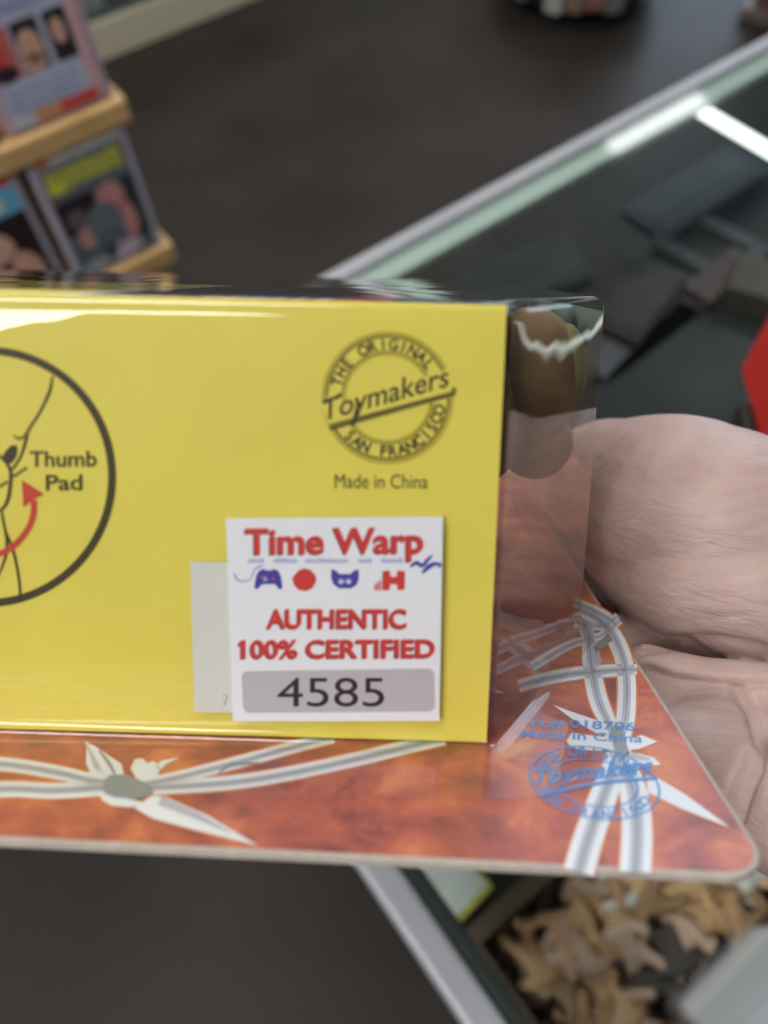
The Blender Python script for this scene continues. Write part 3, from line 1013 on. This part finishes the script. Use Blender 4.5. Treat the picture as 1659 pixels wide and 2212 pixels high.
py.line([(28, 1030), (58, 1010)], 7, m_olive_m, .05)
py.line([(-12, 1058), (17, 1040)], 7, m_olive_m, .05)
py.line([(2, 1100), (10, 1140), (15, 1172), (11, 1205), (-4, 1245)], [5, 6, 7, 6, 4], m_olive, .05)
py.line([(13, 1150), (26, 1182), (36, 1222), (42, 1262), (44, 1294)], [4, 6, 6, 6, 6], m_olive, .05)
py.line([(-60, 1215), (-10, 1200), (28, 1180), (58, 1146), (71, 1114), (73, 1080)], 13, m_redink, .07)
py.fill([(47, 1037), (96, 1068), (73, 1078), (50, 1096)], m_redink, .08)
# the hand and thumb of the drawing, left of what the photo frames
py.line([(-290, 960), (-200, 930), (-120, 900), (-60, 905), (-20, 930)], 6, m_olive, .05)
py.line([(-290, 1120), (-210, 1130), (-140, 1150), (-80, 1190)], 6, m_olive, .05)
py.text('Thumb', (64, 1008), (209, 1007), 33, m_olive, .06, 0.018)
py.text('Pad', (99, 1059), (178, 1058), 33, m_olive, .06, 0.018)
# toy maker roundel
py.ring(837, 859, 138, 139, 9, m_olive_l, .04, n=90)
py.ring(837, 859, 131, 132, 3.5, m_olive, .05, n=90)
py.ring(837, 859, 94, 95, 7, m_olive_l, .04, n=90)
py.ring(837, 859, 99, 100, 2.5, m_olive_m, .05, n=90)
py.arc_text('THE ORIGINAL', 837, 859, 103, 104, 23, 168, 33, m_olive, .06, .03)
py.arc_text('SAN FRANCISCO', 837, 859, 103, 104, 23, 220, 352, m_olive, .06, .03, bottom=True)
py.fill([(690, 866), (738, 842), (740, 868), (960, 800), (975, 786), (986, 846), (712, 930), (704, 900)], m_yel, .07)
py.text('Toymakers', (706, 907), (976, 832), 44, m_olive, .09, .012, .32)
py.line([(698, 872), (738, 852)], [4, 9], m_olive, .10)
py.fill([(710, 916), (974, 846), (976, 836), (986, 838), (984, 854), (712, 930)], m_olive_m, .085)
py.line([(712, 928), (850, 884), (980, 850)], 3.5, m_olive, .09)
py.line([(772, 868), (766, 905), (760, 918)], [4, 8, 10], m_olive, .10)
py.text('Made in China', (723, 1054), (924, 1055), 30, m_olive, .06, 0.0)
insert = b.build('insert_card', pack, recalc=False)
insert['label'] = 'yellow printed end panel'

TILT = 0.016
def wtop(v, h):                      # the front of the pack rises slightly away from the end
    return h + TILT * v
b = MB()
m_lavp, m_blkp, m_redp, m_navp, m_pnkp = mat('p_lav', (196, 190, 214), .4), mat('p_black', (34, 30, 30), .4), mat('p_red', (150, 60, 54), .4), mat('p_navy', (44, 46, 66), .4, noise_amt=.5, noise_scale=300), mat('p_pink', (214, 180, 172), .4)
bands = [(-109, -41.5, m_yel), (-41.5, -38.6, m_lavp), (-38.6, -31, m_blkp), (-31, -9, m_navp), (-9, -2, m_redp), (-2, 12.6, m_navp)]
h_in = HT * 1000 - .2
for u0, u1, m in bands:
    b.poly([mmv(u0, .5, wtop(.5, h_in)), mmv(u1, .5, wtop(.5, h_in)), mmv(u1 + 9, 60, wtop(60, h_in)), mmv(u0 + (9 if u0 > -100 else 0), 60, wtop(60, h_in))], m)
rp = random.Random(5)
u = -30.0
while u < -10:
    wd = rp.uniform(.8, 2.2)
    b.poly([mmv(u, 1, wtop(1, h_in) + .05), mmv(u + wd, 1, wtop(1, h_in) + .05), mmv(u + wd + 1.5, 9, wtop(9, h_in) + .05), mmv(u + 1.5, 9, wtop(9, h_in) + .05)], rp.choice([m_pnkp, m_pnkp, m_redp, m_lavp, m_blkp]))
    u += wd + rp.uniform(.4, 1.4)
b.build('front_panel', insert, recalc=False)

# ---- plastic toy behind the insert
m_toy1 = mat('brown_olive_plastic', (118, 94, 60), .7, noise_amt=.35, noise_scale=120)
m_toy2 = mat('green_olive_plastic', (112, 110, 62), .7, noise_amt=.3, noise_scale=150)
b = MB()
def ell(c, r, m, n=16):
    c, rings = Vector(c), []
    for i in range(1, n):
        ph = math.pi * i / n
        rings.append([mmv(c.x + r[0] * math.sin(ph) * math.cos(2 * math.pi * k / 20), c.y + r[1] * math.sin(ph) * math.sin(2 * math.pi * k / 20), c.z + r[2] * math.cos(ph)) for k in range(20)])
    b.loft(rings, m)
b.tube([mmv(-20, 45, 40), mmv(0, 50, 42), mmv(14, 56, 42), mmv(22, 70, 40)], [.015, .015, .013, .010], m_toy1, 16)
ell((24.5, 47, 45), (9.5, 10, 12.5), m_toy1)
ell((27, 50, 33), (7, 9, 7), m_toy1)
ell((30, 45, 46), (4.2, 5, 9), m_toy2)
ell((16, 44, 40), (9, 7, 14), m_toy1)
ell((-30, 46, 36), (20, 16, 16), m_toy1)
b.build('toy', pack, smooth=True)

# ---- clear blister shell
m_bl = clear('clear_blister', (0.955, 0.945, 0.925), 1.52, 0.025, 1.0, bump=0.10, bump_scale=45)
plan = round_poly([(-110.6, -.55), (14.4, -.55), (35.0, 34.5), (35, 150), (-131, 150), (-131, 34.5)], [3, 3, 4, 4, 4, 3.5], 7)
# finer samples along the long front edge so the rim can bend
def densify(pts, step):
    out = []
    for i, p in enumerate(pts):
        q = pts[(i + 1) % len(pts)]
        n = max(1, int((q - p).length / step))
        for k in range(n):
            out.append(p.lerp(q, k / n))
    return out
plan = densify(plan, 6.0)
HB = HT * 1000 + .35
rr_ = 2.5
prof = [(-2.6, .22), (-1.5, .35), (-.6, .9), (-.1, 1.9), (0, 3.0)]
for i in range(1, 12):
    prof.append((1.3 * i / 12, 3.0 + (HB - rr_ - 3.0) * i / 12))
for i in range(0, 9):
    q = math.pi / 2 * i / 8
    prof.append((1.3 + rr_ * (1 - math.cos(q)), HB - rr_ + rr_ * math.sin(q)))
rings = []
for ins, w in prof:
    ring = []
    for p_, o_ in zip(offset_poly(plan, ins), plan):
        ff = 0.0 if o_.y < 2 else 1.0
        iv = p_
        if o_.y < 1.0 and w > 3:     # the end wall stays upright against the yellow panel
            iv = Vector((p_.x, o_.y + max(0, ins - 1.3)))
        ring.append(mmv(iv.x, iv.y, w + TILT * max(0, iv.y) * (w / HB)))
    rings.append(ring)
b = MB()
b.loft(rings, m_bl, caps=False)
b.mesh(rings[-1], [tuple(range(len(rings[-1])))], m_bl)
bl = b.build('blister_shell', pack, smooth=True)
bl['label'] = 'clear plastic blister'
m_fl = clear('clear_flange', (0.96, 0.955, 0.95), 1.5, 0.05, 0.9, bump=.15, bump_scale=60)
fl = round_poly([(-137, -11), (-12, -13.4), (19, -12.4), (30, -4), (38.5, 15), (41, 36), (41, 165), (-137, 165)], [4, 30, 9, 9, 20, 8, 4, 4], 8)
b = MB()
b.loft([[mmv(p.x, p.y, .19) for p in fl], [mmv(p.x, p.y, .50) for p in fl]], m_fl, caps=False)
b.mesh([mmv(p.x, p.y, .50) for p in fl], [tuple(range(len(fl)))], m_fl)
b.build('blister_flange', bl)

# ---- stickers on the outside of the blister
m_stk = mat('white_sticker', (220, 223, 228), .5)
m_stk2 = mat('grey_white_sticker', (202, 204, 196), .55)
m_pill = mat('grey_pill', (176, 174, 182), .5)
m_dred = mat('sticker_red', (196, 58, 52), .5)
m_shad = mat('sticker_dark_red', (110, 44, 60), .5)
m_sblue = mat('sticker_blue', (64, 62, 150), .5)
m_pblue = mat('sticker_pale_blue', (150, 156, 205), .5)
m_black = mat('sticker_black', (40, 32, 34), .5)
def sticker(name, quad_px, v, m, th=0.12):
    b = MB()
    q = [on_v(x, y, v) for x, y in quad_px]
    b.poly(q, m)
    k = [p + Vector((0, th / 1000, 0)) for p in q]
    for i in range(4):
        b.poly([q[i], k[i], k[(i + 1) % 4], q[(i + 1) % 4]], m)
    return b
b = sticker('price_sticker', [(411, 1214), (562, 1217), (566, 1539), (420, 1538)], -.00072, m_stk2)
ps = Paper(b, lambda x, y, lift: on_v(x, y, -.00072 - lift / 1000.0))
ps.line([(481, 1502), (492, 1502), (484, 1524)], 2.5, mat('pencil', (130, 130, 124)), .03, curve=False)
b.build('blank_sticker', pack, recalc=False)['label'] = 'blank greyish white sticker'
SV = -.00098
b = sticker('shop_sticker', [(488, 1121), (957, 1117), (949, 1557), (503, 1558)], SV, m_stk, .24)
ps = Paper(b, lambda x, y, lift: on_v(x, y, SV - lift / 1000.0))
def shadow_text(body, p0, p1, cap, bold):
    ps.text(body, (p0[0] - 2.5, p0[1] + 2.5), (p1[0] - 2.5, p1[1] + 2.5), cap, m_shad, .03, bold)
    ps.text(body, p0, p1, cap, m_dred, .05, bold)
shadow_text('Time Warp', (530, 1196), (915, 1193), 53, .028)
shadow_text('AUTHENTIC', (576, 1356), (878, 1356), 39, .03)
shadow_text('100% CERTIFIED', (521, 1421), (940, 1419), 37, .03)
ps.line([(514, 1396), (524, 1386)], [7, 9], m_dred, .055, curve=False)
pill = round_poly([(521, 1450), (938, 1444), (940, 1537), (526, 1540)], 14, 6)
ps.fill(pill, m_pill, .03)
ps.text('4585', (599, 1526), (830, 1526), 62, m_black, .06, 0.0)
# tiny strapline: too small to read in the photo, kept as little blue dashes
rs = random.Random(2)
for x0, x1 in ((536, 574), (592, 642), (660, 752), (774, 806), (824, 872)):
    x = x0
    while x < x1 - 3:
        hh = rs.choice((8, 8, 10))
        wd = rs.uniform(3.0, 5.0)
        ps.fill([(x, 1216 - hh), (x + wd, 1216 - hh), (x + wd, 1216), (x, 1216)], m_pblue, .03)
        x += wd + 1.8
# icons: game pad with cable, many-sided die, cat mask, joystick-like block, plug
ps.line([(506, 1240), (513, 1252), (526, 1256), (541, 1250), (548, 1235), (556, 1226), (568, 1222)], [5, 5, 4, 3, 4, 4, 4], m_pblue, .03)
ps.fill([(549, 1270), (553, 1244), (560, 1232), (570, 1229), (576, 1232), (586, 1232), (592, 1229), (601, 1233), (607, 1246), (610, 1270), (604, 1274), (594, 1262), (566, 1262), (556, 1273)], m_sblue, .04)
ps.disc(573, 1251, 5, 5, m_pblue, .06)
ps.line([(559, 1246), (570, 1246)], 3, m_dred, .06, curve=False); ps.disc(590, 1250, 3, 3, m_dred, .06)
ps.fill([(645, 1232), (658, 1227), (672, 1232), (682, 1244), (683, 1256), (674, 1271), (660, 1277), (644, 1274), (634, 1262), (631, 1248)], m_dred, .04)
ps.fill([(716, 1229), (726, 1233), (733, 1240), (757, 1240), (765, 1232), (775, 1230), (775, 1250), (770, 1264), (758, 1271), (732, 1271), (720, 1262), (715, 1248)], m_sblue, .04)
for ex in (737, 753):
    ps.disc(ex, 1256, 7, 6, m_pblue, .06); ps.disc(ex, 1257, 3, 3, m_stk, .07)
ps.fill([(826, 1234), (841, 1232), (844, 1246), (856, 1246), (859, 1232), (875, 1234), (874, 1274), (859, 1275), (857, 1262), (843, 1262), (841, 1275), (825, 1275)], m_dred, .04)
for k, hx in enumerate((809, 814, 819)):
    ps.fill([(hx, 1258 + 4 - k * 4), (hx + 3.5, 1258 + 4 - k * 4), (hx + 3.5, 1275), (hx, 1275)], m_dred, .04)
ps.line([(886, 1224), (900, 1216), (912, 1222), (925, 1208), (934, 1200)], [5, 9, 8, 7, 3], m_sblue, .04)
ps.line([(912, 1238), (924, 1226), (938, 1218), (952, 1220), (946, 1226)], [4, 10, 8, 5, 3], m_sblue, .045)
b.build('shop_sticker', pack, recalc=False)['label'] = 'white square sticker with red lettering and number 4585'

# ================================================================== THE HAND
m_skin = bpy.data.materials.new('skin')
m_skin.use_nodes = True
nt = m_skin.node_tree
bs = nt.nodes['Principled BSDF']
tc = nt.nodes.new('ShaderNodeTexCoord')
na = nt.nodes.new('ShaderNodeTexNoise'); na.inputs['Scale'].default_value = 55; na.inputs['Detail'].default_value = 4
ra = nt.nodes.new('ShaderNodeValToRGB')
ra.color_ramp.elements[0].position = .35; ra.color_ramp.elements[0].color = (*lin((168, 141, 134)), 1)
ra.color_ramp.elements[1].position = .68; ra.color_ramp.elements[1].color = (*lin((188, 164, 157)), 1)
nt.links.new(tc.outputs['Object'], na.inputs['Vector']); nt.links.new(na.outputs['Fac'], ra.inputs['Fac']); nt.links.new(ra.outputs['Color'], bs.inputs['Base Color'])
bs.inputs['Roughness'].default_value = .5
bs.inputs['Specular IOR Level'].default_value = .4
bs.inputs['Subsurface Weight'].default_value = .25
bs.inputs['Subsurface Radius'].default_value = (.004, .0015, .0008)
bs.inputs['Subsurface Scale'].default_value = 1.0
mp = nt.nodes.new('ShaderNodeMapping'); mp.inputs['Scale'].default_value = (0.16, .6, 1.0); mp.inputs['Rotation'].default_value = (0, math.radians(-8), 0)
nw = nt.nodes.new('ShaderNodeTexNoise'); nw.inputs['Scale'].default_value = 900; nw.inputs['Detail'].default_value = 3; nw.inputs['Distortion'].default_value = .4
nt.links.new(tc.outputs['Object'], mp.inputs['Vector']); nt.links.new(mp.outputs['Vector'], nw.inputs['Vector'])
bp = nt.nodes.new('ShaderNodeBump'); bp.inputs['Strength'].default_value = .6; bp.inputs['Distance'].default_value = .0006
nt.links.new(nw.outputs['Fac'], bp.inputs['Height']); nt.links.new(bp.outputs['Normal'], bs.inputs['Normal'])

def chain_mesh(b, pts, m):
    """smooth tapered limb: swept tube plus end balls"""
    P = [Vector((p[0], p[1], p[2])) for p in pts]
    W = [p[3] for p in pts]
    out, rad = [], []
    n = len(P)
    PP = [P[0] * 2 - P[1]] + P + [P[-1] * 2 - P[-2]]
    WW = [W[0]] + W + [W[-1]]
    for i in range(1, n):
        for k in range(8):
            t = k / 8
            a_, b_, c_, d_ = PP[i - 1], PP[i], PP[i + 1], PP[i + 2]
            out.append(.5 * ((2 * b_) + (c_ - a_) * t + (2 * a_ - 5 * b_ + 4 * c_ - d_) * t * t + (3 * b_ - a_ - 3 * c_ + d_) * t ** 3))
            s = t * t * (3 - 2 * t)
            rad.append(WW[i] * (1 - s) + WW[i + 1] * s)
    out.append(P[-1]); rad.append(W[-1])
    for p, r in zip(out, rad):
        ball(b, p, r, m)
def ball(b, c, r, m, n=10):
    rings = []
    for i in range(n + 1):
        ph = math.pi * max(.02, min(.98, i / n))
        rings.append([mmv(c.x + r * math.sin(ph) * math.cos(2 * math.pi * k / 16), c.y + r * math.sin(ph) * math.sin(2 * math.pi * k / 16), c.z + r * math.cos(ph)) for k in range(16)])
    b.loft(rings, m)

hb = MB()
HAND = [
    # forearm and wrist
    [(245, 66, -14, 30), (195, 60, -12, 27), (150, 54, -9, 25)],
    # palm, little-finger side / middle / index side
    [(150, 42, -10, 21), (105, 22, -15, 16), (76, 11, -16, 12.5), (62, 7, -14.5, 10.5)],
    [(105, 30, -15, 15), (62, 22, -15, 11), (47, 15, -12.2, 9.2), (30, 13, -12, 8.8), (18, 12, -11.5, 8.3)],
    [(150, 48, -8, 21), (105, 40, -16, 17), (70, 33, -17, 13), (40, 32, -15.5, 11), (16, 32, -12, 8.8)],
    [(150, 58, -6, 21), (100, 60, -12, 17), (66, 55, -17, 14), (36, 53, -15.5, 11), (16, 53, -12, 9)],
    [(100, 70, -10, 15), (66, 75, -14, 13), (36, 73, -13.5, 10), (16, 73, -12, 9)],
    # four fingers lying under the card
    [(18, 12, -11.5, 8.0), (-6, 11, -9.3, 7.4), (-24, 12, -8.6, 6.8), (-38, 13, -7.9, 6.1)],
    [(16, 32, -12, 8.8), (-14, 31, -10.3, 8.4), (-38, 31, -9.7, 7.8), (-56, 32, -8.8, 7.0)],
    [(16, 53, -12, 9.0), (-18, 52, -10.5, 8.6), (-44, 51, -9.9, 8.0), (-64, 51, -9.0, 7.2)],
    [(16, 73, -12, 9), (-14, 73, -10.6, 8.6), (-36, 72, -9.8, 7.9), (-54, 71, -9.0, 7.1)],
    # fold of skin between thumb ball and palm
    [(47.5, 34, -4.2, 3.6), (54, 30, -5, 4.4), (66, 25, -5, 5.5), (84, 22, -6, 7)],
    # thumb ball and thumb, over the card beside the blister
    [(150, 56, -6, 24), (112, 56, -3, 23), (86, 56, 4, 22), (70, 58, 12.5, 21.5), (61, 62, 16.5, 20.2)],
    [(61, 62, 16.5, 20.2), (53, 82, 16.5, 16.0), (49.5, 101, 13.2, 12.2), (47, 118, 11.8, 10.9), (46, 134, 10.6, 9.5)],
    # thumb side hanging beyond the card edge
    [(110, 46, -2, 17), (80, 44, 4, 14), (62, 48, 6, 12), (55, 60, 5, 11), (51, 74, 6, 9)],
]
for ch in HAND:
    chain_mesh(hb, ch, m_skin)
hand = hb.build('hand', None, matrix=PACK, smooth=True, recalc=False)
rm = hand.modifiers.new('r', 'REMESH'); rm.mode = 'VOXEL'; rm.voxel_size = .00062; rm.use_smooth_shade = True
sm = hand.modifiers.new('s', 'SMOOTH'); sm.factor = .5; sm.iterations = 8
me = bpy.data.meshes.new_from_object(hand.evaluated_get(bpy.context.evaluated_depsgraph_get()))
hand.modifiers.clear()
hand.data = me
me.name = 'hand'
for p_ in me.polygons:
    p_.use_smooth = True
# creases and fine wrinkles pressed into the skin
def px_of(p):
    d = p - LO
    # back to camera space
    c = Vector((Uc.x * d.x + Vc.x * d.y + Wc.x * d.z, Uc.y * d.x + Vc.y * d.y + Wc.y * d.z, Uc.z * d.x + Vc.z * d.y + Wc.z * d.z))
    if c.z > -.01:
        return None
    return CX + F * c.x / -c.z, CY - F * c.y / -c.z
CREASES = [
    ([(1385, 1402), (1430, 1392), (1480, 1386), (1560, 1388), (1659, 1408), (1760, 1450)], 13, 1.5),
    ([(1405, 1448), (1440, 1462), (1500, 1474), (1560, 1478), (1659, 1480), (1760, 1478)], 12, 1.3),
    ([(1590, 1490), (1628, 1540), (1642, 1590), (1636, 1650), (1612, 1712), (1592, 1775)], 13, 1.6),
    ([(1490, 1566), (1560, 1562), (1632, 1572)], 9, .35), ([(1500, 1520), (1580, 1530), (1625, 1560)], 9, .25),
    ([(1560, 1680), (1600, 1660), (1640, 1655)], 9, .25), ([(1650, 1500), (1680, 1600), (1660, 1740)], 10, .4)]
for x0, y0, x1, y1, bow in ((1340, 1010, 1659, 985, 10), (1380, 1050, 1659, 1020, 8), (1360, 1095, 1659, 1060, 12), (1440, 1130, 1659, 1092, 6), (1470, 1190, 1659, 1130, 8), (1455, 1216, 1659, 1190, 6),
                            (1400, 1262, 1659, 1222, 9), (1480, 1242, 1659, 1238, 4), (1400, 1302, 1659, 1268, 8), (1430, 1346, 1659, 1312, 8), (1500, 1330, 1659, 1345, -6), (1560, 1160, 1659, 1180, 3), (1580, 1100, 1659, 1150, 4), (1540, 1290, 1659, 1300, 4)):
    CREASES.append(([(x0, y0), ((x0 + x1) / 2, (y0 + y1) / 2 + bow), (x1, y1), (x1 + 90, y1 + (y1 - y0) * .3)], 8, .16))
CR = []
for pts, wd, amp in CREASES:
    c_ = catmull([Vector((p[0], p[1], 0)) for p in pts], 10)
    CR.append((c_, wd, amp / 1000, min(p.x for p in c_) - 30, max(p.x for p in c_) + 30, min(p.y for p in c_) - 30, max(p.y for p in c_) + 30))
moves = []
for v_ in me.vertices:
    n_ = v_.normal
    if n_.dot(LO - v_.co) < 0:
        continue
    q_ = px_of(v_.co)
    if q_ is None or not (1240 < q_[0] < 1790 and 850 < q_[1] < 1950):
        continue
    dep = 0
    for c_, wd, amp, xa, xb, ya, yb in CR:
        if xa < q_[0] < xb and ya < q_[1] < yb:
            d2 = min((p.x - q_[0]) ** 2 + (p.y - q_[1]) ** 2 for p in c_)
            e0 = min(1, (q_[0] - c_[0].x) / 60) if amp < .0003 else 1
            dep += amp * max(.15, e0) * math.exp(-d2 / (wd * wd))
    if dep > 1e-6:
        moves.append((v_.index, n_ * -dep))
for i_, d_v in moves:
    me.vertices[i_].co += d_v
me.update()
if not me.materials:
    me.materials.append(m_skin)
tag(hand, 'bare hand gripping the right edge of the package card, thumb on top', 'hand')
